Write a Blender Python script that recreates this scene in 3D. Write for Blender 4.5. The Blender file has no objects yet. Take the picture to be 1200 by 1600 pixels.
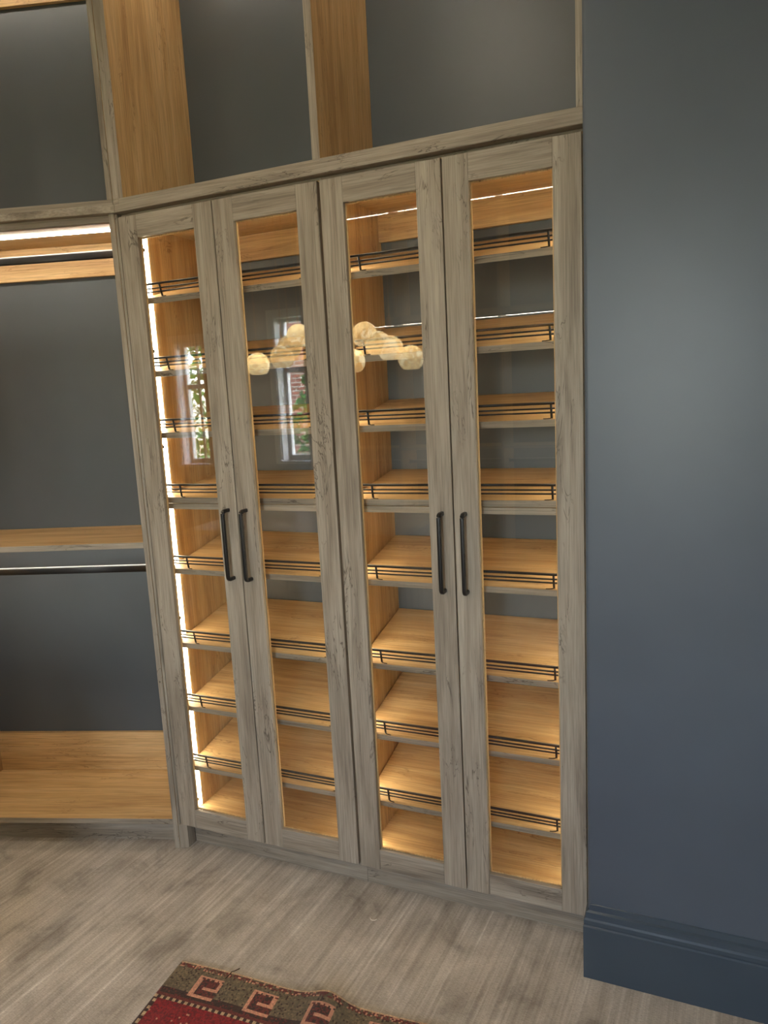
import bpy, bmesh, math, random
from mathutils import Vector, Matrix, Euler
random.seed(7)
scene = bpy.context.scene
COL = scene.collection
R = math.radians

# ------------------------------------------------------------------ camera
cam_d = bpy.data.cameras.new('camera')
cam = bpy.data.objects.new('camera', cam_d); COL.objects.link(cam)
_right = Vector((0.917, 0.396, 0.0))
yaw, pitch, roll = R(-23.321183), R(-9.07752281), R(-2.95949895)
fwd = Vector((math.sin(yaw)*math.cos(pitch), math.cos(yaw)*math.cos(pitch), math.sin(pitch)))
rt = Vector((math.cos(yaw), -math.sin(yaw), 0)); up = rt.cross(fwd)
rt2 = rt*math.cos(roll) + up*math.sin(roll); up2 = rt2.cross(fwd)
M = Matrix((rt2, up2, -fwd)).transposed().to_4x4()
M.translation = Vector((1.76827616, -1.99129282, 1.66660869))
cam.matrix_world = M
cam_d.sensor_fit = 'VERTICAL'; cam_d.sensor_height = 36.0
cam_d.lens = 36.0*1125.26/1600.0
cam_d.clip_start = 0.02; cam_d.clip_end = 200
scene.camera = cam

# ------------------------------------------------------------------ view, world
scene.view_settings.view_transform = 'Standard'
scene.view_settings.look = 'None'
scene.view_settings.gamma = 1.0
scene.view_settings.use_curve_mapping = False
scene.view_settings.exposure = 1.42
w = bpy.data.worlds.new('world'); scene.world = w; w.use_nodes = True
wn = w.node_tree; wn.nodes.clear()
sky = wn.nodes.new('ShaderNodeTexSky'); sky.sky_type = 'NISHITA'
sky.sun_disc = False; sky.sun_elevation = R(42); sky.sun_rotation = R(120)
bg = wn.nodes.new('ShaderNodeBackground'); bg.inputs['Strength'].default_value = 2.8
wo = wn.nodes.new('ShaderNodeOutputWorld')
hs = wn.nodes.new('ShaderNodeHueSaturation'); hs.inputs['Saturation'].default_value = .55
wn.links.new(sky.outputs[0], hs.inputs['Color']); wn.links.new(hs.outputs[0], bg.inputs[0]); wn.links.new(bg.outputs[0], wo.inputs[0])

sun_d = bpy.data.lights.new('sun', 'SUN'); sun_d.energy = 9.0; sun_d.angle = R(1); sun_d.color = (1, .95, .86)
sun_o = bpy.data.objects.new('sun', sun_d); COL.objects.link(sun_o)
sun_o.rotation_euler = Vector((.35, -.62, -.70)).to_track_quat('-Z', 'Y').to_euler()

# light levels
LED_CAB, LED_BAY, GLOBE, FILL = 12.5, 18.0, 4.0, 215.0
WARM = (1.0, 0.86, 0.62, 1); WHITE = (1.0, 0.89, 0.74, 1)

# ------------------------------------------------------------------ materials
def mat(name):
    m = bpy.data.materials.new(name); m.use_nodes = True
    nt = m.node_tree; b = nt.nodes['Principled BSDF']
    return m, nt, b
def N(nt, t, **kw):
    n = nt.nodes.new(t)
    for k, v in kw.items(): setattr(n, k, v)
    return n
def ramp(nt, stops):
    r = N(nt, 'ShaderNodeValToRGB'); e = r.color_ramp.elements
    while len(e) > 1: e.remove(e[0])
    e[0].position, e[0].color = stops[0]
    for p, c in stops[1:]:
        x = e.new(p); x.color = c
    return r
def c4(r, g, b):
    f = lambda v: ((v/255+0.055)/1.055)**2.4 if v/255 > 0.04045 else v/255/12.92
    return (f(r), f(g), f(b), 1)
def coords(nt, scale, rnd=7.0):
    tc = N(nt, 'ShaderNodeTexCoord'); oi = N(nt, 'ShaderNodeObjectInfo')
    mul = N(nt, 'ShaderNodeMath', operation='MULTIPLY'); mul.inputs[1].default_value = rnd
    nt.links.new(oi.outputs['Random'], mul.inputs[0])
    add = N(nt, 'ShaderNodeVectorMath', operation='ADD')
    nt.links.new(tc.outputs['Object'], add.inputs[0]); nt.links.new(mul.outputs[0], add.inputs[1])
    mp = N(nt, 'ShaderNodeMapping'); mp.inputs['Scale'].default_value = scale
    nt.links.new(add.outputs[0], mp.inputs[0])
    return add, mp
def noise(nt, vec, scale, detail=4, rough=.55, dist=0.0):
    n = N(nt, 'ShaderNodeTexNoise'); n.inputs['Scale'].default_value = scale
    n.inputs['Detail'].default_value = detail; n.inputs['Roughness'].default_value = rough
    n.inputs['Distortion'].default_value = dist
    nt.links.new(vec.outputs[0], n.inputs['Vector']); return n
def mixc(nt, fac, a, b, mode='MIX'):
    m = N(nt, 'ShaderNodeMix', data_type='RGBA', blend_type=mode)
    if isinstance(fac, (int, float)): m.inputs[0].default_value = fac
    else: nt.links.new(fac, m.inputs[0])
    for i, v in ((6, a), (7, b)):
        if isinstance(v, tuple): m.inputs[i].default_value = v
        else: nt.links.new(v, m.inputs[i])
    return m.outputs[2]

def wood(name, axis, dark, base, light, crack, rough=.5, crack_amt=.85):
    """knotty oak decor: long grain, fine pores and ragged dark fissures"""
    m, nt, b = mat(name)
    s_long = {'x': (1, 14, 14), 'y': (14, 1, 14), 'z': (14, 14, 1)}[axis]
    s_fine = {'x': (1, 40, 40), 'y': (40, 1, 40), 'z': (40, 40, 1)}[axis]
    s_cr = {'x': (1, 6, 6), 'y': (6, 1, 6), 'z': (6, 6, 1)}[axis]
    add, mp = coords(nt, s_long)
    n1 = noise(nt, mp, 1.6, 5, .6, .6)
    r1 = ramp(nt, [(.30, dark), (.48, base), (.70, light)])
    nt.links.new(n1.outputs[0], r1.inputs[0])
    mp2 = N(nt, 'ShaderNodeMapping'); mp2.inputs['Scale'].default_value = s_fine
    nt.links.new(add.outputs[0], mp2.inputs[0])
    n2 = noise(nt, mp2, 6, 3, .6)
    r2 = ramp(nt, [(.33, (.72, .72, .72, 1)), (.6, (1.03, 1.03, 1.03, 1))])
    nt.links.new(n2.outputs[0], r2.inputs[0])
    col = mixc(nt, 1.0, r1.outputs[0], r2.outputs[0], 'MULTIPLY')
    # fissures: thin iso-lines of a stretched noise, only in patches
    mp3 = N(nt, 'ShaderNodeMapping'); mp3.inputs['Scale'].default_value = s_cr
    nt.links.new(add.outputs[0], mp3.inputs[0])
    n3 = noise(nt, mp3, 3.2, 4, .62, 1.3)
    r3 = ramp(nt, [(.485, (0, 0, 0, 1)), (.50, (1, 1, 1, 1)), (.515, (0, 0, 0, 1))])
    nt.links.new(n3.outputs[0], r3.inputs[0])
    mp4 = N(nt, 'ShaderNodeMapping')
    mp4.inputs['Scale'].default_value = {'x': (2, 9, 9), 'y': (9, 2, 9), 'z': (9, 9, 2)}[axis]
    nt.links.new(add.outputs[0], mp4.inputs[0])
    n4 = noise(nt, mp4, 1.3, 2)
    r4 = ramp(nt, [(.52, (0, 0, 0, 1)), (.62, (1, 1, 1, 1))])
    nt.links.new(n4.outputs[0], r4.inputs[0])
    mm = N(nt, 'ShaderNodeMath', operation='MULTIPLY')
    nt.links.new(r3.outputs[0], mm.inputs[0]); nt.links.new(r4.outputs[0], mm.inputs[1])
    m5 = N(nt, 'ShaderNodeMath', operation='MULTIPLY'); m5.inputs[1].default_value = crack_amt
    nt.links.new(mm.outputs[0], m5.inputs[0])
    col = mixc(nt, m5.outputs[0], col, crack)
    nt.links.new(col, b.inputs['Base Color'])
    b.inputs['Roughness'].default_value = rough
    b.inputs['Specular IOR Level'].default_value = .35
    bp = N(nt, 'ShaderNodeBump'); bp.inputs['Strength'].default_value = .12; bp.inputs['Distance'].default_value = .002
    nt.links.new(n2.outputs[0], bp.inputs['Height']); nt.links.new(bp.outputs[0], b.inputs['Normal'])
    return m
GD, GB, GL, GC = c4(128, 118, 105), c4(159, 149, 134), c4(178, 169, 154), c4(72, 63, 55)
OD, OB, OL, OC = c4(182, 145, 96), c4(206, 170, 118), c4(220, 188, 138), c4(112, 76, 42)
grey = {a: wood('grey_oak_'+a, a, GD, GB, GL, GC, .48) for a in 'xyz'}
oak = {a: wood('warm_oak_'+a, a, OD, OB, OL, OC, .42, .6) for a in 'xyz'}

def paint(name, col, rough, var=.06):
    m, nt, b = mat(name)
    add, mp = coords(nt, (1, 1, 1), 3)
    n = noise(nt, mp, 2.2, 3)
    lo = tuple(v*(1-var) for v in col[:3])+(1,); hi = tuple(v*(1+var) for v in col[:3])+(1,)
    r = ramp(nt, [(.35, lo), (.65, hi)]); nt.links.new(n.outputs[0], r.inputs[0])
    nt.links.new(r.outputs[0], b.inputs['Base Color'])
    b.inputs['Roughness'].default_value = rough
    n2 = noise(nt, mp, 220, 2)
    bp = N(nt, 'ShaderNodeBump'); bp.inputs['Strength'].default_value = .06; bp.inputs['Distance'].default_value = .001
    nt.links.new(n2.outputs[0], bp.inputs['Height']); nt.links.new(bp.outputs[0], b.inputs['Normal'])
    return m
slate_wall = paint('slate_blue_wall_paint', c4(82, 92, 104), .38)
slate_panel = paint('slate_grey_panel', c4(80, 87, 92), .40)
slate_base = paint('slate_blue_satin_paint', c4(66, 79, 91), .18)
plaster = paint('white_plaster', c4(225, 222, 214), .8)
white_frame = paint('white_window_paint', c4(214, 220, 226), .45)
black, _, _b = mat('black_metal')
_b.inputs['Base Color'].default_value = c4(14, 14, 15); _b.inputs['Roughness'].default_value = .42
chrome, _, _b = mat('brushed_steel')
_b.inputs['Base Color'].default_value = c4(160, 158, 152); _b.inputs['Roughness'].default_value = .35
_b.inputs['Metallic'].default_value = 1
brass, _, _b = mat('aged_brass')
_b.inputs['Base Color'].default_value = c4(176, 140, 84); _b.inputs['Roughness'].default_value = .35
_b.inputs['Metallic'].default_value = 1

def emit(name, col, s):
    m = bpy.data.materials.new(name); m.use_nodes = True; nt = m.node_tree; nt.nodes.clear()
    e = N(nt, 'ShaderNodeEmission'); e.inputs[0].default_value = col; e.inputs[1].default_value = s
    o = N(nt, 'ShaderNodeOutputMaterial'); nt.links.new(e.outputs[0], o.inputs[0]); return m
led_cab = emit('warm_led', WARM, LED_CAB)
led_bay = emit('white_led', WHITE, LED_BAY)

def glass():
    m = bpy.data.materials.new('clear_glass'); m.use_nodes = True; nt = m.node_tree; nt.nodes.clear()
    lw = N(nt, 'ShaderNodeLayerWeight'); lw.inputs[0].default_value = .5
    p = N(nt, 'ShaderNodeMath', operation='POWER'); p.inputs[1].default_value = 5
    nt.links.new(lw.outputs['Facing'], p.inputs[0])
    q = N(nt, 'ShaderNodeMath', operation='MULTIPLY_ADD'); q.inputs[1].default_value = .955; q.inputs[2].default_value = .045
    nt.links.new(p.outputs[0], q.inputs[0])
    t = N(nt, 'ShaderNodeBsdfTransparent'); t.inputs[0].default_value = (.98, .985, .98, 1)
    g = N(nt, 'ShaderNodeBsdfGlossy'); g.inputs['Roughness'].default_value = .004
    mx = N(nt, 'ShaderNodeMixShader'); o = N(nt, 'ShaderNodeOutputMaterial')
    nt.links.new(q.outputs[0], mx.inputs[0]); nt.links.new(t.outputs[0], mx.inputs[1]); nt.links.new(g.outputs[0], mx.inputs[2])
    nt.links.new(mx.outputs[0], o.inputs[0]); return m
glass_m = glass()

def carpet():
    m, nt, b = mat('hand_loomed_carpet')
    tc = N(nt, 'ShaderNodeTexCoord')
    wv = noise(nt, tc, .9, 2)          # gentle wander of the pile rows
    sub = N(nt, 'ShaderNodeVectorMath', operation='MULTIPLY_ADD')
    nt.links.new(wv.outputs['Color'], sub.inputs[0]); sub.inputs[1].default_value = (.22, 0, 0)
    nt.links.new(tc.outputs['Object'], sub.inputs[2])
    rot = N(nt, 'ShaderNodeMapping'); rot.inputs['Rotation'].default_value = (0, 0, R(4))
    nt.links.new(sub.outputs[0], rot.inputs[0])
    def stretched(sx, sy):
        mp = N(nt, 'ShaderNodeMapping'); mp.inputs['Scale'].default_value = (sx, sy, 1)
        nt.links.new(rot.outputs[0], mp.inputs[0]); return mp
    rows = noise(nt, stretched(60, 1.3), 1.0, 4, .65)
    r1 = ramp(nt, [(.34, c4(168, 158, 145)), (.52, c4(188, 179, 166)), (.62, c4(200, 192, 180)), (.72, c4(224, 217, 206))])
    nt.links.new(rows.outputs[0], r1.inputs[0])
    blot = noise(nt, stretched(4.0, 3.4), 1.6, 4, .6, .5)
    r2 = ramp(nt, [(.32, (.58, .565, .55, 1)), (.44, (.86, .85, .84, 1)), (.56, (1.0, 1.0, 1.0, 1)), (.68, (1.12, 1.12, 1.12, 1))])
    nt.links.new(blot.outputs[0], r2.inputs[0])
    col = mixc(nt, 1.0, r1.outputs[0], r2.outputs[0], 'MULTIPLY')
    weave = noise(nt, stretched(90, 330), 1.0, 3, .7)
    r3 = ramp(nt, [(.3, (.72, .72, .72, 1)), (.65, (1.1, 1.1, 1.1, 1))])
    nt.links.new(weave.outputs[0], r3.inputs[0])
    col = mixc(nt, 1.0, col, r3.outputs[0], 'MULTIPLY')
    nt.links.new(col, b.inputs['Base Color'])
    b.inputs['Roughness'].default_value = .85
    b.inputs['Sheen Weight'].default_value = .25
    ad = N(nt, 'ShaderNodeMath', operation='ADD')
    nt.links.new(rows.outputs[0], ad.inputs[0]); nt.links.new(weave.outputs[0], ad.inputs[1])
    bp = N(nt, 'ShaderNodeBump'); bp.inputs['Strength'].default_value = .5; bp.inputs['Distance'].default_value = .004
    nt.links.new(ad.outputs[0], bp.inputs['Height']); nt.links.new(bp.outputs[0], b.inputs['Normal'])
    return m
carpet_m = carpet()

# ------------------------------------------------------------------ builders
def link(name, me, m, parent=None, loc=(0, 0, 0), rot=(0, 0, 0)):
    o = bpy.data.objects.new(name, me); COL.objects.link(o)
    if m is not None and not me.materials: me.materials.append(m)
    o.location = loc; o.rotation_euler = rot
    if parent is not None: o.parent = parent
    return o
def tag(o, label=None, cat=None, group=None, kind=None):
    if label: o['label'] = label
    if cat: o['category'] = cat
    if group: o['group'] = group
    if kind: o['kind'] = kind
    return o
def empty(name, loc=(0, 0, 0), rz=0, parent=None):
    o = bpy.data.objects.new(name, None); COL.objects.link(o)
    o.empty_display_size = .1; o.location = loc; o.rotation_euler = (0, 0, rz)
    if parent: o.parent = parent
    return o
_boxes = {}
def box_mesh(sx, sy, sz, bevel, m):
    key = (round(sx, 5), round(sy, 5), round(sz, 5), round(bevel, 5), m.name)
    if key in _boxes: return _boxes[key]
    bm = bmesh.new(); bmesh.ops.create_cube(bm, size=1)
    bmesh.ops.scale(bm, vec=(sx, sy, sz), verts=bm.verts)
    if bevel > 0:
        bmesh.ops.bevel(bm, geom=bm.edges[:], offset=min(bevel, .45*min(sx, sy, sz)), segments=1, affect='EDGES', profile=.5)
    me = bpy.data.meshes.new('box'); bm.to_mesh(me); bm.free(); me.materials.append(m)
    _boxes[key] = me; return me
def box(name, parent, x0, x1, y0, y1, z0, z1, m, bevel=.0008, label=None):
    me = box_mesh(abs(x1-x0), abs(y1-y0), abs(z1-z0), bevel, m)
    o = link(name, me, None, parent, ((x0+x1)/2, (y0+y1)/2, (z0+z1)/2))
    if label: o['label'] = label
    return o
def prism(name, pts, z0, z1, m, parent=None, bevel=.0008):
    bm = bmesh.new()
    vs = [bm.verts.new((x, y, z0)) for x, y in pts]; f = bm.faces.new(vs)
    r = bmesh.ops.extrude_face_region(bm, geom=[f])
    bmesh.ops.translate(bm, verts=[v for v in r['geom'] if isinstance(v, bmesh.types.BMVert)], vec=(0, 0, z1-z0))
    bmesh.ops.recalc_face_normals(bm, faces=bm.faces)
    if bevel: bmesh.ops.bevel(bm, geom=bm.edges[:], offset=bevel, segments=1, affect='EDGES')
    me = bpy.data.meshes.new(name); bm.to_mesh(me); bm.free()
    return link(name, me, m, parent)
def tube_mesh(pts, r, seg=10, name='tube', square=0.0, cyc=False):
    """round bar swept along points"""
    bm = bmesh.new(); rings = []
    P = [Vector(p) for p in pts]
    for i, p in enumerate(P):
        t = (P[min(i+1, len(P)-1)]-P[max(i-1, 0)]).normalized()
        ref = Vector((0, 0, 1)) if abs(t.z) < .9 else Vector((0, 1, 0))
        a = t.cross(ref).normalized(); b = a.cross(t).normalized()
        ring = []
        for k in range(seg):
            an = 2*math.pi*(k+.5)/seg
            ca, sa = math.cos(an), math.sin(an)
            if square:
                e = 1-square
                ca = math.copysign(abs(ca)**e, ca); sa = math.copysign(abs(sa)**e, sa)
            ring.append(bm.verts.new(p+a*ca*r+b*sa*r))
        rings.append(ring)
    for i in range(len(rings)-1):
        for k in range(seg):
            bm.faces.new((rings[i][k], rings[i][(k+1) % seg], rings[i+1][(k+1) % seg], rings[i+1][k]))
    bm.faces.new(rings[0][::-1]); bm.faces.new(rings[-1])
    bmesh.ops.recalc_face_normals(bm, faces=bm.faces)
    me = bpy.data.meshes.new(name); bm.to_mesh(me); bm.free()
    for p in me.polygons: p.use_smooth = True
    return me
def lathe_mesh(prof, seg=32, name='lathe'):
    bm = bmesh.new(); rings = []
    for r, z in prof:
        if r < 1e-5: rings.append([bm.verts.new((0, 0, z))])
        else: rings.append([bm.verts.new((r*math.cos(2*math.pi*k/seg), r*math.sin(2*math.pi*k/seg), z)) for k in range(seg)])
    for A, B in zip(rings[:-1], rings[1:]):
        for k in range(seg):
            k2 = (k+1) % seg
            if len(A) == 1 and len(B) == 1: continue
            if len(A) == 1: bm.faces.new((A[0], B[k], B[k2]))
            elif len(B) == 1: bm.faces.new((A[k], A[k2], B[0]))
            else: bm.faces.new((A[k], A[k2], B[k2], B[k]))
    bmesh.ops.recalc_face_normals(bm, faces=bm.faces)
    me = bpy.data.meshes.new(name); bm.to_mesh(me); bm.free()
    for p in me.polygons: p.use_smooth = True
    return me

W = 0.3768                     # door pitch
TH = R(17.5)                   # turn of one bay to the next
CEIL = 3.40
YF = -4.50                     # inner face of the wall with the windows
def struct(o): return tag(o, kind='structure')

# ------------------------------------------------------------------ room shell
def plane_box(name, x0, x1, y0, y1, z0, z1, m): return struct(box(name, None, x0, x1, y0, y1, z0, z1, m, 0))
plane_box('floor', -4.4, 3.7, YF-.1, .75, -.10, 0, carpet_m)
plane_box('ceiling', -4.4, 3.7, YF-.1, .75, CEIL, CEIL+.1, plaster)
# wall beside the cabinets: round-nosed corner
def bullnose_wall():
    pts = [(1.518, .62)]
    r = .010
    for k in range(7):
        a = math.pi + (math.pi/2)*k/6
        pts.append((1.518+r+r*math.cos(a), -.10+r+r*math.sin(a)))
    pts += [(3.6, -.10), (3.6, .62)]
    o = prism('wall_right', pts, 0, CEIL, slate_wall, None, 0)
    return struct(o)
bullnose_wall()
plane_box('wall_back', -4.3, 1.518, .62, .72, 0, CEIL, slate_wall)
plane_box('wall_side', 3.6, 3.7, YF, .62, 0, CEIL, slate_wall)
plane_box('wall_left', -4.3, -4.2, YF, .62, 0, CEIL, slate_wall)
WINS = [(-2.16, -1.62, 1.06, 2.52), (-3.44, -3.06, 1.04, 2.36), (1.33, 1.97, .90, 2.52)]
def front_wall():
    root = struct(empty('wall_front', (0, YF, 0)))
    xs = [-4.2] + [v for a in sorted(WINS) for v in a[:2]] + [3.6]
    for i in range(0, len(xs), 2):
        box('wall_pier', root, xs[i], xs[i+1], -.2, 0, 0, CEIL, slate_wall, 0)
    for x0, x1, z0, z1 in WINS:
        box('wall_below_window', root, x0, x1, -.2, 0, 0, z0, slate_wall, 0)
        box('wall_above_window', root, x0, x1, -.2, 0, z1, CEIL, slate_wall, 0)
front_wall()
# baseboard with stepped cap, turned round the wall corner
def baseboard():
    prof = [(0, 0), (.020, 0), (.020, .162), (.017, .166), (.0185, .172), (.0185, .182), (.015, .187), (.0135, .194),
            (.0125, .203), (.006, .207), (.0045, .214), (.003, .222), (0, .224)]
    bm = bmesh.new(); rows = []
    for d, z in prof:
        rows.append([bm.verts.new((1.528-d-.0, .04, z)), bm.verts.new((1.528-d, -.10-d, z)), bm.verts.new((3.6, -.10-d, z))])
    for A, B in zip(rows[:-1], rows[1:]):
        for k in range(2): bm.faces.new((A[k], A[k+1], B[k+1], B[k]))
    bmesh.ops.recalc_face_normals(bm, faces=bm.faces)
    me = bpy.data.meshes.new('baseboard'); bm.to_mesh(me); bm.free()
    return struct(link('baseboard_right', me, slate_base))
baseboard()
def windows():
    for i, (x0, x1, z0, z1) in enumerate(WINS):
        root = struct(empty('window_%d' % (i+1), ((x0+x1)/2, YF, z0)))
        hw, h = (x1-x0)/2, z1-z0
        t = .045
        box('reveal_lining', root, -hw, -hw+.012, -.13, 0, 0, h, white_frame, .001)
        box('reveal_lining', root, hw-.012, hw, -.13, 0, 0, h, white_frame, .001)
        box('reveal_lining', root, -hw+.012, hw-.012, -.13, 0, h-.012, h, white_frame, .001)
        box('sill', root, -hw-.04, hw+.04, -.13, .05, -.03, 0, white_frame, .003)
        box('jamb', root, -hw, -hw+t, -.19, -.13, 0, h, white_frame, .002)
        box('jamb', root, hw-t, hw, -.19, -.13, 0, h, white_frame, .002)
        box('head', root, -hw+t, hw-t, -.19, -.13, h-t, h, white_frame, .002)
        box('bottom_rail', root, -hw+t, hw-t, -.18, -.135, 0, .05, white_frame, .002)
        box('meeting_rail', root, -hw+t, hw-t, -.18, -.135, h*.62, h*.62+.05, white_frame, .002)
        for mx in ([0] if hw < .5 else [-hw/2, 0, hw/2]):
            box('muntin', root, mx-.009, mx+.009, -.172, -.142, .05, h-t, black, .001)
        box('muntin', root, -hw+t, hw-t, -.172, -.142, h*.31, h*.31+.016, black, .001)
        box('window_pane', root, -hw+t, hw-t, -.159, -.155, .05, h-t, glass_m, 0)
        for s in (-1, 1):
            box('casing', root, s*hw, s*(hw+.07), .0, .018, -.03, h+.07, white_frame, .002)
        box('casing', root, -hw, hw, .0, .018, h, h+.07, white_frame, .002)
        ld = bpy.data.lights.new('window_sky_portal', 'AREA'); ld.shape = 'RECTANGLE'
        ld.size = x1-x0; ld.size_y = h; ld.cycles.is_portal = True
        lo = bpy.data.objects.new('window_sky_portal', ld); COL.objects.link(lo)
        lo.location = ((x0+x1)/2, YF-.21, (z0+z1)/2); lo.rotation_euler = (R(90), 0, 0)
windows()

# ------------------------------------------------------------------ corner geometry and ledge
un = Vector((-math.sin(TH), math.cos(TH))); ux = Vector((math.cos(TH), math.sin(TH)))
def bayp(u, d): v = ux*u + un*d; return (v.x, v.y)
def mitre(d0):           # where the two fronts offset by d0 meet
    # y = d0 ; point = bayp(u,d0)
    u = (d0 - d0*un.y)/ux.y; return (ux.x*u+un.x*d0, d0)
LZ0, LZ1 = 2.313, 2.339
F0, F1 = -.012, .030
ma, mb = mitre(F0), mitre(F1)
led1 = prism('trim_1', [ma, (1.516, F0), (1.516, F1), mb], LZ0, LZ1, grey['x'], None, .0015)
struct(led1)
BW = .925                        # inner width of a wardrobe bay
uL = -.03-BW-.0095
led2 = prism('trim_2', [ma, mb, bayp(uL, F1), bayp(uL, F0)], LZ0, LZ1, grey['x'], None, .0015)
struct(led2)

A0 = bayp(-.0105, .001)

# ------------------------------------------------------------------ glazed shoe cabinets
ZT = [2.041, 1.794, 1.581, 1.351, 1.0895, .808, .560, .319]   # front top edge of the sloping shelves
SLOPES = [R(v) for v in (17, 16.5, 11.3, 8.2, 10.8, 11, 10.5, 10.5)]; YS = .055; YB = .435
def make_shelf(parent, x0, x1, zt, SLOPE):
    L = (YB-.008-YS)/math.cos(SLOPE)
    wd = x1-x0
    me = box_mesh(wd, L, .020, .0006, oak['x'])
    root = link('shelf', me, None, parent)
    c = Vector((0, math.cos(SLOPE), math.sin(SLOPE))); n = Vector((0, -math.sin(SLOPE), math.cos(SLOPE)))
    root.location = Vector(((x0+x1)/2, YS, zt)) + c*(L/2) - n*.010
    root.rotation_euler = (SLOPE, 0, 0)
    fy = -L/2; tz = .010
    me = box_mesh(wd, .0015, .020, .0004, grey['x'])
    link('front_edging', me, None, root, (0, fy-.0008, 0))
    yy = fy+.012
    for nm, z, r in (('top_bar', .043, .0038), ('rail_bar', .0280, .0025), ('rail_bar', .0165, .0025)):
        key = ('bar', round(wd, 4), r)
        if key not in _boxes:
            h = wd/2-.006
            _boxes[key] = tube_mesh([(-h, 0, 0), (h, 0, 0)], r, 8, 'rail_bar', .35)
        link(nm, _boxes[key], black, root, (0, yy, tz+z))
    if 'post' not in _boxes:
        _boxes['post'] = tube_mesh([(0, 0, 0), (0, 0, .043)], .0034, 8, 'rail_post')
        _boxes['foot'] = tube_mesh([(0, 0, .0012), (.001, -.0035, .0012), (.006, -.007, .0012), (.014, -.009, .0012), (.022, -.0098, .0012)], .0014, 6, 'rail_foot')
        _boxes['footm'] = tube_mesh([(0, 0, .0012), (-.001, -.0035, .0012), (-.006, -.007, .0012), (-.014, -.009, .0012), (-.022, -.0098, .0012)], .0014, 6, 'rail_foot')
    for s in (-1, 1):
        link('rail_post', _boxes['post'], black, root, (s*(wd/2-.078), yy, tz))
        link('rail_foot', _boxes['foot' if s < 0 else 'footm'], black, root, (s*(wd/2-.078), yy, tz))
    return root

HPTS = []
def handle_mesh():
    h, d, r = .123, .034, .0062
    pts = [(0, 0, h-.006), (0, -d+.012, h-.006)]
    for k in range(1, 5):
        a = k/5*math.pi/2; pts.append((0, -d+.012-.012*math.sin(a)*1, h-.006-.012*(1-math.cos(a))))
    pts.append((0, -d, h-.018)); pts.append((0, -d, 0)); 
    full = pts + [(x, y, -z) for x, y, z in reversed(pts[:-1])]
    return tube_mesh(full, r, 12, 'handle', .45)
hmesh = handle_mesh()
HZ = (2.205, 1.865, 1.53, .895, .165)
Z0, Z1 = .100, 2.300; ST, RT = .0732, .0718
def make_door(parent, x0, x1, hinge_left):
    d = empty('door', (x0, 0, Z0), 0, parent)
    w_, h_ = x1-x0, Z1-Z0
    box('stile', d, 0, ST, 0, .020, 0, h_, grey['z'], .0012)
    box('stile', d, w_-ST, w_, 0, .020, 0, h_, grey['z'], .0012)
    box('rail', d, ST, w_-ST, .0003, .0197, h_-RT, h_, grey['x'], .0008)
    box('rail', d, ST, w_-ST, .0003, .0197, 0, RT, grey['x'], .0008)
    box('glass_pane', d, ST+.001, w_-ST-.001, .0085, .0125, RT+.001, h_-RT-.001, glass_m, 0)
    sb = .0045
    for nm, a in (('glass_stop', (ST, ST+sb, RT, h_-RT)), ('glass_stop', (w_-ST-sb, w_-ST, RT, h_-RT)),
                  ('glass_stop', (ST+sb, w_-ST-sb, RT, RT+sb)), ('glass_stop', (ST+sb, w_-ST-sb, h_-RT-sb, h_-RT))):
        box(nm, d, a[0], a[1], .0135, .0190, a[2], a[3], oak['z'], .0006)
    for hz in HZ:
        hx0 = .012 if hinge_left else w_-.012
        sg = 1 if hinge_left else -1
        hg = box('hinge', d, hx0+sg*.008, hx0+sg*.020, .0205, .082, hz-Z0-.006, hz-Z0+.006, chrome, .0015)
        link('hinge_cup', box_mesh(.034, .004, .040, .0015, chrome), None, hg, (sg*.016, -.0295, 0))
    hx = w_-.0335 if hinge_left else .0335
    o = link('handle', hmesh, black, d, (hx, .0005, 1.2015-Z0)); o['label'] = 'black bar pull handle'
    return d
def make_cabinet(name, x0, x1, label, left_gap, right_gap):
    root = empty(name, (x0, 0, 0)); tag(root, label, 'cabinet', 'glazed shoe cabinets')
    w_ = x1-x0; t = .0095 if False else .018
    tl, tr = (.018, .0095) if x0 < .1 else (.0095, .018)
    il, ir = tl, w_-tr
    yf = .0215
    box('side_panel', root, 0, tl, .0552 if x0 < .1 else yf, YB+.019, .101, 2.306, oak['z'], .0006)
    box('side_panel', root, ir, w_, yf, YB+.019, .101, 2.306, oak['z'], .0006)
    box('top_panel', root, il, ir, yf, YB, 2.287, 2.306, oak['x'], .0006)
    box('front_fascia', root, 0.0 if x0 > .1 else .0215, w_, yf+.0005, yf+.012, 2.3065, LZ0-.0003, grey['x'], .0004)
    box('bottom_panel', root, il, ir, yf, YB, .101, .120, oak['x'], .0006)
    box('back_panel', root, il, ir, YB, YB+.012, .101, 2.306, slate_panel, 0)
    box('back_cleat', root, il, ir, YB-.019, YB-.0005, 2.194, 2.2865, oak['x'], .0006)
    box('plinth', root, .0205 if x0 < .1 else 0, w_, .0548, .072, 0, .1005, grey['x'], .0006)
    # fixed shelf under the middle sloping one
    fz = ZT[3]-.0205
    box('fixed_shelf', root, il+.0045, ir-.0045, YS+.0005, YB-.001, fz-.021, fz-.001, oak['x'], .0006)
    box('fixed_shelf_edging', root, il+.0045, ir-.0045, YS-.0015, YS, fz-.021, fz-.001, grey['x'], .0005)
    for zt, sl in zip(ZT, SLOPES): make_shelf(root, il+.0045, ir-.0045, zt, sl)
    for xa, xb in ((il, il+.003), (ir-.003, ir)):
        box('led_strip', root, xa, xb, .091, .111, .125, 2.282, led_cab, 0)
    make_door(root, left_gap, W-.002, True)
    make_door(root, W+.002, 2*W-right_gap, False)
    return root
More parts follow.
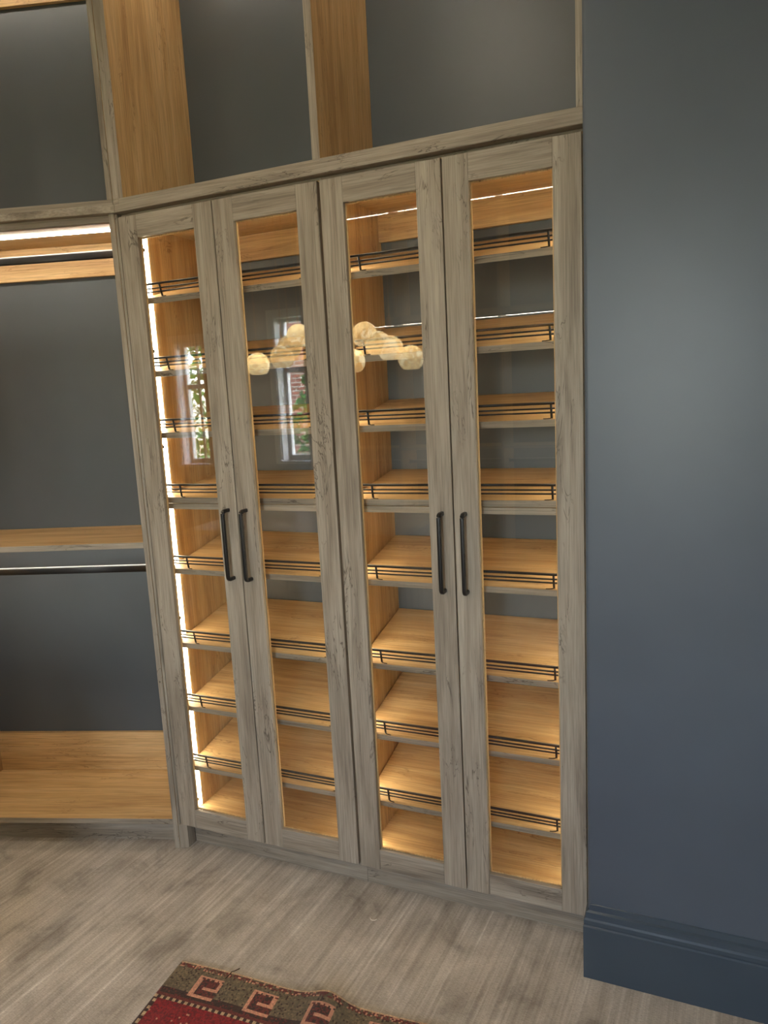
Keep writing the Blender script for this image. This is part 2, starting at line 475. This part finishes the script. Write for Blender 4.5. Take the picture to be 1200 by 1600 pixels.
cabA = make_cabinet('shoe_cabinet', 0, 2*W-.0004, 'glass-door shoe cabinet beside the open wardrobe, lit strip showing inside', .0015, .0045)
make_cabinet('shoe_cabinet', 2*W+.0004, 4*W+.0008, 'glass-door shoe cabinet beside the blue wall', .0036, .0045)

# corner post between the turned bay and the glazed cabinets
prism('corner_post', [A0, (-.003, .003), (-.003, .0225), (.020, .0225), (.020, .054), (-.004, .054), bayp(-.0105, .05)], .0985, LZ0-.001, grey['z'], cabA, .001)
prism('post_foot', [A0, (.020, .012), (.020, .0535), (-.004, .0535), bayp(-.0105, .05)], 0, .098, grey['z'], cabA, .001)

# ------------------------------------------------------------------ open compartments above the cabinets
CB = .40; ZU0, ZU1 = 2.3395, 2.3585; CT = 3.285
def upper_cabinet():
    root = empty('upper_cabinet', (0, 0, ZU0))
    tag(root, 'open oak upper compartments above the glass-door cabinets', 'cabinet')
    z = lambda v: v-ZU0
    box('bottom_panel', root, .012, 1.514, .0, CB, 0, z(ZU1), grey['x'], .0006)
    for x0, x1 in ((.012, .031), (.740, .765), (1.490, 1.514)):
        d = box('divider', root, x0, x1, .0012, CB, z(ZU1), z(CT), oak['z'], .0004)
        link('front_edging', box_mesh(x1-x0, .0012, CT-ZU1, .0004, grey['z']), None, d, (0, -(CB-.0012)/2-.0006, 0))
    for x0, x1 in ((.031, .740), (.765, 1.490)):
        box('back_panel', root, x0, x1, CB, CB+.012, z(ZU1), z(CT), slate_panel, 0)
        box('back_cleat', root, x0, x1, CB-.019, CB-.0005, z(3.165), z(CT), oak['x'], .0006)
        box('led_strip', root, x0+.01, x1-.01, .168, .178, z(CT)-.004, z(CT)-.0004, led_bay, 0)
    o = prism('corner_post', [bayp(-.0105, .001), (.0115, .002), (.0115, .05), bayp(-.0105, .05)], z(ZU1), z(CEIL)-.05, grey['z'], root, .0008)
    o = prism('corner_base', [bayp(-.0105, .001), (.0115, .0005), (.0115, .05), bayp(-.0105, .05)], 0, z(ZU1)-.0005, grey['x'], root, .0008)
    box('top_panel', root, .012, 1.514, .0, CB, z(CT), z(CT)+.019, oak['x'], .0006)
    box('top_fascia', root, .012, 1.514, .0, .018, z(CT)+.0195, z(CEIL), grey['x'], .0006)
upper_cabinet()

# ------------------------------------------------------------------ open wardrobe bays
BD = .385
def rod_mesh(wd):
    bm = bmesh.new(); n = 20; h, t = .0125, .0075
    rings = []
    for x in (-wd/2, wd/2):
        ring = []
        for k in range(n):
            a = 2*math.pi*k/n
            cy = math.copysign(abs(math.cos(a))**.35, math.cos(a))*t; cz = math.copysign(abs(math.sin(a))**.35, math.sin(a))*h
            ring.append(bm.verts.new((x, cy, cz)))
        rings.append(ring)
    for k in range(n): bm.faces.new((rings[0][k], rings[0][(k+1) % n], rings[1][(k+1) % n], rings[1][k]))
    bm.faces.new(rings[0][::-1]); bm.faces.new(rings[1]); bmesh.ops.recalc_face_normals(bm, faces=bm.faces)
    me = bpy.data.meshes.new('hanging_rod'); bm.to_mesh(me); bm.free()
    for p in me.polygons: p.use_smooth = len(p.vertices) == 4
    return me
rodm = rod_mesh(BW-.002)
def make_bay(loc, rz, label, left_t=.019, right_t=.019, ledge=True):
    root = empty('wardrobe', (loc[0], loc[1], 0), rz); tag(root, label, 'wardrobe', 'open wardrobe bays')
    L, Rr = -BW, 0.0
    for x0, x1 in ((L-left_t, L), (Rr, Rr+right_t)):
        d = box('side_panel', root, x0, x1, .0012, BD, 0, LZ0-.0005, oak['z'], .0005)
        link('front_edging', box_mesh(x1-x0, .0012, LZ0-.0005, .0004, grey['z']), None, d, (0, -(BD-.0012)/2-.0006, 0))
        d = box('upper_side_panel', root, x0, x1, .0012, BD, ZU1, CT, oak['z'], .0005)
        link('front_edging', box_mesh(x1-x0, .0012, CT-ZU1, .0004, grey['z']), None, d, (0, -(BD-.0012)/2-.0006, 0))
    # bench
    bs = box('bench_seat', root, L, Rr, .0015, BD, .100, .121, oak['x'], .0006)
    link('front_edging', box_mesh(BW, .0015, .021, .0004, grey['x']), None, bs, (0, -(BD-.0015)/2-.0008, 0))
    box('toe_kick', root, L, Rr, .056, .074, 0, .0995, grey['x'], .0006)
    box('bench_back_rail', root, L, Rr, BD-.019, BD-.0005, .1215, .294, oak['x'], .0008)
    box('back_panel', root, L, Rr, BD, BD+.012, .1215, LZ0-.01, slate_panel, 0)
    # middle shelf
    ms = box('shelf', root, L, Rr, .0015, BD-.001, 1.176, 1.197, oak['x'], .0006)
    link('front_edging', box_mesh(BW, .0015, .021, .0004, grey['x']), None, ms, (0, -(BD-.0025)/2-.0008, 0))
    box('led_strip', root, L+.004, Rr-.004, .168, .178, 1.1725, 1.1757, led_bay, 0)
    # top
    box('top_panel', root, L, Rr, .031, BD, 2.306, 2.325, oak['x'], .0006)
    box('front_fascia', root, L, Rr, .012, .030, 2.2900, LZ0-.0005, grey['x'], .0006)
    box('led_strip', root, L+.004, Rr-.004, .168, .178, 2.3010, 2.3057, led_bay, 0)
    box('back_rail', root, L, Rr, BD-.019, BD-.0005, 2.186, 2.3055, oak['x'], .0006)
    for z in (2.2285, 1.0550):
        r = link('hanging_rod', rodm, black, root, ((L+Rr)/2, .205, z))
        link('rod_highlight', box_mesh(BW-.006, .006, .0035, .0006, white_frame), None, r, (0, -.001, .0142))  # pale strip added along the rod top for its bright line of LED light
        for s in (-1, 1):
            link('rod_socket', box_mesh(.003, .026, .044, .001, black), None, r, (s*(BW/2-.002), 0, 0))
    # upper compartment
    box('upper_bottom_panel', root, L-left_t, Rr+right_t, 0, BD, ZU0, ZU1-.0002, grey['x'], .0006)
    box('upper_back_panel', root, L, Rr, BD, BD+.012, ZU1, CT, slate_panel, 0)
    box('upper_back_rail', root, L, Rr, BD-.019, BD-.0005, 3.165, CT, oak['x'], .0006)
    box('top_panel', root, L-left_t, Rr+right_t, 0, BD, CT, CT+.019, oak['x'], .0006)
    box('led_strip', root, L+.004, Rr-.004, .168, .178, CT-.004, CT-.0004, led_bay, 0)
    box('top_fascia', root, L-left_t, Rr+right_t, 0, .018, CT+.0195, CEIL, grey['x'], .0006)
    if ledge: box('ledge', root, L-left_t, Rr+right_t, F0, F1, LZ0, LZ1, grey['x'], .001)
    return root
make_bay(bayp(-.03, 0), TH, 'open wardrobe with two black rods and bench, next to the glass cabinets', .019, .0185, False)
# the next bay of the curve, turned once more
E1 = Vector(bayp(-.03-BW-.019, 0))
TH2 = 2*TH; ux2 = Vector((math.cos(TH2), math.sin(TH2))); 
P2 = E1 - ux2*.021
make_bay((P2.x, P2.y), TH2, 'open wardrobe turned furthest towards the windows in the curve')
# opposite wall: seen mirrored in the cabinet glass
for k, lab in enumerate(('open wardrobe on the window wall, nearest the windows', 'open wardrobe on the window wall, middle of three', 'open wardrobe on the window wall, farthest from the windows')):
    make_bay((-1.607 + k*(BW+.0195), -4.105), math.pi, lab, .0095, .0095)

# ------------------------------------------------------------------ pendant chandelier (mirrored in the door glass)
def alabaster():
    m = bpy.data.materials.new('alabaster'); m.use_nodes = True; nt = m.node_tree; b = nt.nodes['Principled BSDF']
    add, mp = coords(nt, (1, 1, 1), 9)
    n = noise(nt, mp, 14, 5, .6, 1.2)
    r = ramp(nt, [(.42, c4(255, 226, 160)), (.50, c4(205, 160, 92)), (.56, c4(255, 238, 190))])
    nt.links.new(n.outputs[0], r.inputs[0]); nt.links.new(r.outputs[0], b.inputs['Base Color'])
    nt.links.new(r.outputs[0], b.inputs['Emission Color'])
    # glow graded by height, varied per globe: shading put in to separate them
    tc = N(nt, 'ShaderNodeTexCoord'); sp = N(nt, 'ShaderNodeSeparateXYZ'); nt.links.new(tc.outputs['Object'], sp.inputs[0])
    mr = N(nt, 'ShaderNodeMapRange'); mr.inputs[1].default_value = -.055; mr.inputs[2].default_value = .06
    mr.inputs[3].default_value = .50; mr.inputs[4].default_value = 1.1; nt.links.new(sp.outputs[2], mr.inputs[0])
    oi = N(nt, 'ShaderNodeObjectInfo'); m2 = N(nt, 'ShaderNodeMath', operation='MULTIPLY_ADD'); m2.inputs[1].default_value = .8; m2.inputs[2].default_value = .5
    nt.links.new(oi.outputs['Random'], m2.inputs[0])
    m3 = N(nt, 'ShaderNodeMath', operation='MULTIPLY'); nt.links.new(mr.outputs[0], m3.inputs[0]); nt.links.new(m2.outputs[0], m3.inputs[1])
    m4 = N(nt, 'ShaderNodeMath', operation='MULTIPLY'); nt.links.new(m3.outputs[0], m4.inputs[0]); m4.inputs[1].default_value = GLOBE
    nt.links.new(m4.outputs[0], b.inputs['Emission Strength'])
    b.inputs['Roughness'].default_value = .4
    return m
alab = alabaster()
def chandelier():
    cx, cy = -.30, -2.0
    root = empty('chandelier', (cx, cy, CEIL)); tag(root, 'chandelier of cream alabaster globes on thin brass stems over the island', 'chandelier')
    box('canopy', root, -.62, .62, -.06, .06, -.03, 0, brass, .004)
    pr = []
    rr = .076
    for k in range(15):
        a = math.pi/2 - k/14*math.pi*.80
        pr.append((max(rr*math.cos(a), 0), rr*math.sin(a)))
    pr[0] = (0, rr); pr.append((0, pr[-1][1]))
    gm = lathe_mesh(pr, 28, 'globe')
    for x, yv, z in ((-.771, 2.0, 1.908), (-.589, 2.0, 1.943), (-.563, 2.05, 2.001), (-.496, 2.06, 2.066), (-.106, 2.0, 1.884),
                     (-.010, 1.98, 2.032), (.075, 1.98, 1.972), (.142, 2.0, 1.941), (.267, 2.0, 1.878)):
        # virtual image -> real lamp: mirrored in the pane plane y = .010
        g = link('globe', gm, alab, root, (x-cx, (.02-yv)-cy, z-CEIL))
        link('stem', tube_mesh([(0, 0, rr-.002), (0, 0, CEIL-.03-z)], .003, 6, 'stem'), brass, g)
chandelier()

# ------------------------------------------------------------------ dressing island below the chandelier
def island():
    root = empty('dressing_island', (-.43, -2.02, 0)); tag(root, 'grey oak dressing island with drawers and a wooden top', 'island')
    hx, hy = .70, .42
    box('body', root, -hx, hx, -hy, hy, .09, .88, grey['x'], .001)
    for s in (-1, 1): box('end_panel', root, s*(hx+.0005), s*(hx+.0165), -hy, hy, .09, .8795, grey['z'], .001)
    box('plinth', root, -hx+.04, hx-.04, -hy+.05, hy-.05, 0, .09, grey['x'], .001)
    box('top', root, -hx-.02, hx+.02, -hy-.02, hy+.02, .88, .91, oak['x'], .002)
    for s in (-1, 1):
        for c in (-1, 1):
            for r_ in range(3):
                z0 = .11+r_*.255
                x0, x1 = (-hx+.01, -.005) if c < 0 else (.005, hx-.01)
                y0, y1 = (hy+.0005, hy+.0185) if s > 0 else (-hy-.0185, -hy-.0005)
                d = box('drawer', root, x0, x1, y0, y1, z0, z0+.25, grey['x'], .0012)
                hd = link('handle', hmesh, black, d, (0, s*.009, .0), (0, R(90), 0 if s < 0 else R(180)))
                hd.rotation_euler = Euler((0, R(90), 0)) if s < 0 else Euler((0, R(90), R(180)))
island()

# ------------------------------------------------------------------ rug
def rug():
    lx, ly, st = 1.16, 1.90, .005
    nx, ny = int(lx/st), int(ly/st)
    rnd = random.Random(3)
    CR, KH, KH2 = c4(226, 196, 160), c4(108, 94, 70), c4(130, 112, 84)
    PK, DR, RED, RED2 = c4(214, 154, 124), c4(108, 44, 36), c4(146, 22, 26), c4(116, 15, 20)
    BR, CRD = c4(62, 40, 30), c4(196, 168, 130)
    def motif(a, b):      # hooked square, .078 a side
        S, t = .078, .0125
        if not (0 <= a <= S and 0 <= b <= S): return None
        if b < t: return 1 if not (b > .004 and b < .010 and int(a/.008) % 2) else 2
        if a < t or b > S-t: return 1
        if a > S-t and b < .048: return 1
        if .036 < b < .048 and a > .028: return 1
        return 2
    def colour(s, t):
        e = min(t, ly-t)
        v = t if t < ly/2 else ly-t
        if e < .006: return CR
        sd = min(s, lx-s)
        if v < .020: return DR if rnd.random() < .45 else (KH if rnd.random() < .6 else PK)
        if v < .122:
            k = (s-.092) % .178; b = v-.034
            mtf = motif(k, b) if s > .05 and s < lx-.05 else None
            if mtf == 1: return PK
            if mtf == 2: return DR if rnd.random() < .6 else BR
            if v > .100: return BR if rnd.random() < .85 else DR
            return KH if rnd.random() < .6 else (KH2 if rnd.random() < .75 else BR)
        if v < .128: return DR
        if v < .142: return CRD if (int(s/.010) % 2 == 0 and .130 < v < .140) else BR
        if sd < .016: return CRD if (int(v/.012) % 2 == 0 and .004 < sd < .013) else BR
        # field: crimson with a few lozenges
        u, q = (s-lx/2)/.22, ((v-.142) % .5-.25)/.22
        m_ = abs(u)+abs(q)
        if .86 < m_ < .94: return CRD
        if .55 < m_ < .86 and rnd.random() < .9: return c4(70, 58, 52)
        r_ = rnd.random()
        return RED if r_ < .62 else (RED2 if r_ < .985 else PK)
    bm = bmesh.new(); cl = bm.loops.layers.float_color.new('Col')
    def hgt(s, t):
        rip = .022*math.exp(-((s-.495)/.055)**2)*math.exp(-t/.16)
        return .009+rip+.0012*math.sin(s*31+t*7)*math.sin(t*23)
    def edge(s, t):      # the binding wanders a little
        k = math.exp(-t/.10)
        return k*(.004*math.sin(s*9)+.010*math.exp(-((s-.47)/.07)**2)-.004)
    V = [[bm.verts.new((i*st, -(j*st)+edge(i*st, j*st), hgt(i*st, j*st))) for j in range(ny+1)] for i in range(nx+1)]
    for i in range(nx):
        for j in range(ny):
            f = bm.faces.new((V[i][j], V[i][j+1], V[i+1][j+1], V[i+1][j])); f.smooth = True
            c = colour((i+.5)*st, (j+.5)*st); g = rnd.uniform(.8, 1.15)
            c = tuple(min(1, x*g) for x in c[:3])+(1,)
            for l in f.loops: l[cl] = c
    # skirt down to the floor
    rim = [V[i][0] for i in range(nx+1)]+[V[nx][j] for j in range(1, ny+1)]+[V[i][ny] for i in range(nx-1, -1, -1)]+[V[0][j] for j in range(ny-1, 0, -1)]
    low = [bm.verts.new((v.co.x, v.co.y, max(.0005, v.co.z-.0085))) for v in rim]
    for k in range(len(rim)):
        k2 = (k+1) % len(rim)
        f = bm.faces.new((rim[k], rim[k2], low[k2], low[k]))
        c = CR if k <= nx or nx+ny < k < 2*nx+ny else BR
        for l in f.loops: l[cl] = c
    me = bpy.data.meshes.new('rug'); bm.to_mesh(me); bm.free()
    m, nt, b = mat('rug_wool')
    at = N(nt, 'ShaderNodeVertexColor'); at.layer_name = 'Col'
    tc = N(nt, 'ShaderNodeTexCoord')
    n = noise(nt, tc, 320, 3, .7)
    r = ramp(nt, [(.3, (.55, .55, .55, 1)), (.7, (1.25, 1.25, 1.25, 1))]); nt.links.new(n.outputs[0], r.inputs[0])
    nt.links.new(mixc(nt, 1.0, at.outputs[0], r.outputs[0], 'MULTIPLY'), b.inputs['Base Color'])
    b.inputs['Roughness'].default_value = .95; b.inputs['Sheen Weight'].default_value = .15
    bp = N(nt, 'ShaderNodeBump'); bp.inputs['Strength'].default_value = .8; bp.inputs['Distance'].default_value = .004
    nt.links.new(n.outputs[0], bp.inputs['Height']); nt.links.new(bp.outputs[0], b.inputs['Normal'])
    o = link('rug', me, m, None, (.369, -.466, .0), (0, 0, R(3.0)))
    tag(o, 'red wool rug with khaki border of pink hooked squares on the carpet', 'rug')
    th = tube_mesh([(.168, -.03, .012), (.172, .0, .011), (.174, .012, .004), (.182, .026, .0022)], .0013, 6, 'loose_thread')
    k, nt, b = mat('dark_wool'); b.inputs['Base Color'].default_value = c4(54, 38, 28); b.inputs['Roughness'].default_value = .9
    link('loose_thread', th, k, o)
rug()
tm, _, _b = mat('white_cotton'); _b.inputs['Base Color'].default_value = c4(236, 230, 218); _b.inputs['Roughness'].default_value = .8
sc_ = link('thread_scrap', tube_mesh([(-.010, .004, .0015), (-.004, -.003, .0018), (.004, -.004, .0018), (.010, 0, .0016), (.013, .005, .0015)], .0015, 6, 'thread_scrap'), tm, None, (.843, -.111, 0))
tag(sc_, 'tiny curled white thread lying on the carpet before the cabinets', 'thread')

# ------------------------------------------------------------------ unseen ceiling lights, added to brighten the room and floor
def fill_light(x, y, lab):
    root = empty('fill_light', (x, y, CEIL)); tag(root, lab, 'ceiling light', 'added ceiling fill lights')
    link('trim_ring', lathe_mesh([(.045, -.001), (.06, -.001), (.062, -.006), (.045, -.008), (.045, -.001)], 32, 'trim_ring'), plaster, root)
    link('diffuser', lathe_mesh([(0, -.002), (.044, -.002), (.044, -.004), (0, -.004)], 24, 'diffuser'), fill_m, root)
fill_m = emit('fill_light_glow', (1, .86, .68, 1), FILL)
for x, y, lab in ((-1.8, -1.6, 'added ceiling fill light between the island and the curved wardrobes'), (.9, -1.0, 'added ceiling fill light over the rug before the glass cabinets'),
                  (.9, -3.0, 'added ceiling fill light before the wardrobes farthest from the narrow windows'), (-1.2, -3.2, 'added ceiling fill light before the narrow window'),
                  (2.6, -3.0, 'added ceiling fill light near the window behind the rug')):
    fill_light(x, y, lab)

# ------------------------------------------------------------------ outside the windows
def outside():
    gm, nt, b = mat('lawn'); b.inputs['Base Color'].default_value = c4(86, 112, 58); b.inputs['Roughness'].default_value = .9
    struct(box('ground', None, -16, 10, -26, YF-.2, -.35, -.25, gm, 0))
    m, nt, b = mat('red_brick')
    tc = N(nt, 'ShaderNodeTexCoord'); mp = N(nt, 'ShaderNodeMapping'); mp.inputs['Rotation'].default_value = (R(90), 0, 0)
    nt.links.new(tc.outputs['Object'], mp.inputs[0])
    br = N(nt, 'ShaderNodeTexBrick'); br.inputs['Color1'].default_value = c4(158, 88, 70); br.inputs['Color2'].default_value = c4(124, 66, 56)
    br.inputs['Mortar'].default_value = c4(178, 168, 158); br.inputs['Scale'].default_value = 1.0
    br.inputs['Brick Width'].default_value = .22; br.inputs['Row Height'].default_value = .075; br.inputs['Mortar Size'].default_value = .01
    nt.links.new(mp.outputs[0], br.inputs['Vector']); nt.links.new(br.outputs[0], b.inputs['Base Color']); b.inputs['Roughness'].default_value = .85
    root = empty('brick_house', (-5.0, -9.5, -.25)); tag(root, 'red brick house outside, behind the climbing ivy', 'house')
    box('brick_wall', root, -1.0, 4.5, -.3, 0, 0, 6, m, 0)
    wfr = box('window', root, .6, 1.6, .0, .05, 2.6, 4.2, white_frame, .003)
    link('pane', box_mesh(.86, .01, 1.46, 0, glass_m), None, wfr, (0, .027, 0))
    lm, nt, b = mat('ivy_leaf'); b.inputs['Base Color'].default_value = c4(66, 132, 40); b.inputs['Roughness'].default_value = .6
    b.inputs['Subsurface Weight'].default_value = 0
    stem_m, nt, b = mat('bark'); b.inputs['Base Color'].default_value = c4(84, 66, 48); b.inputs['Roughness'].default_value = .9
    def shrub(x, y, h, r, n, lab, seed):
        rd = random.Random(seed)
        rt_ = empty('shrub', (x, y, -.25)); tag(rt_, lab, 'shrub', 'shrubs outside the windows')
        bm = bmesh.new()
        for k in range(n):
            t = rd.random(); z = .15+h*t
            rad = r*(.35+.9*math.sin(math.pi*min(.98, t*.8+.15)))*math.sqrt(rd.random())
            a = rd.uniform(0, 2*math.pi); c = Vector((rad*math.cos(a), rad*math.sin(a), z))
            q = Euler((rd.uniform(-1, 1), rd.uniform(-1, 1), rd.uniform(0, 6))).to_matrix()
            s = rd.uniform(.05, .09)
            vs = [bm.verts.new(c+q @ Vector(p)*s) for p in ((-1, 0, 0), (-.2, -.55, .1), (1, 0, -.1), (-.2, .55, .1))]
            bm.faces.new(vs)
        me = bpy.data.meshes.new('foliage'); bm.to_mesh(me); bm.free()
        f = link('foliage', me, lm, rt_); f['kind'] = 'stuff'
        for k in range(4):
            a = k*1.6
            link('stem', tube_mesh([(0, 0, 0), (.2*r*math.cos(a), .2*r*math.sin(a), h*.4), (.5*r*math.cos(a), .5*r*math.sin(a), h*.85)], .018, 6, 'stem'), stem_m, rt_)
    shrub(-2.75, -6.6, 2.2, .42, 900, 'tall leafy shrub outside the narrow window', 1)
    shrub(-5.2, -7.2, 3.2, 1.0, 2600, 'broad leafy shrub outside the wide window', 2)
outside()
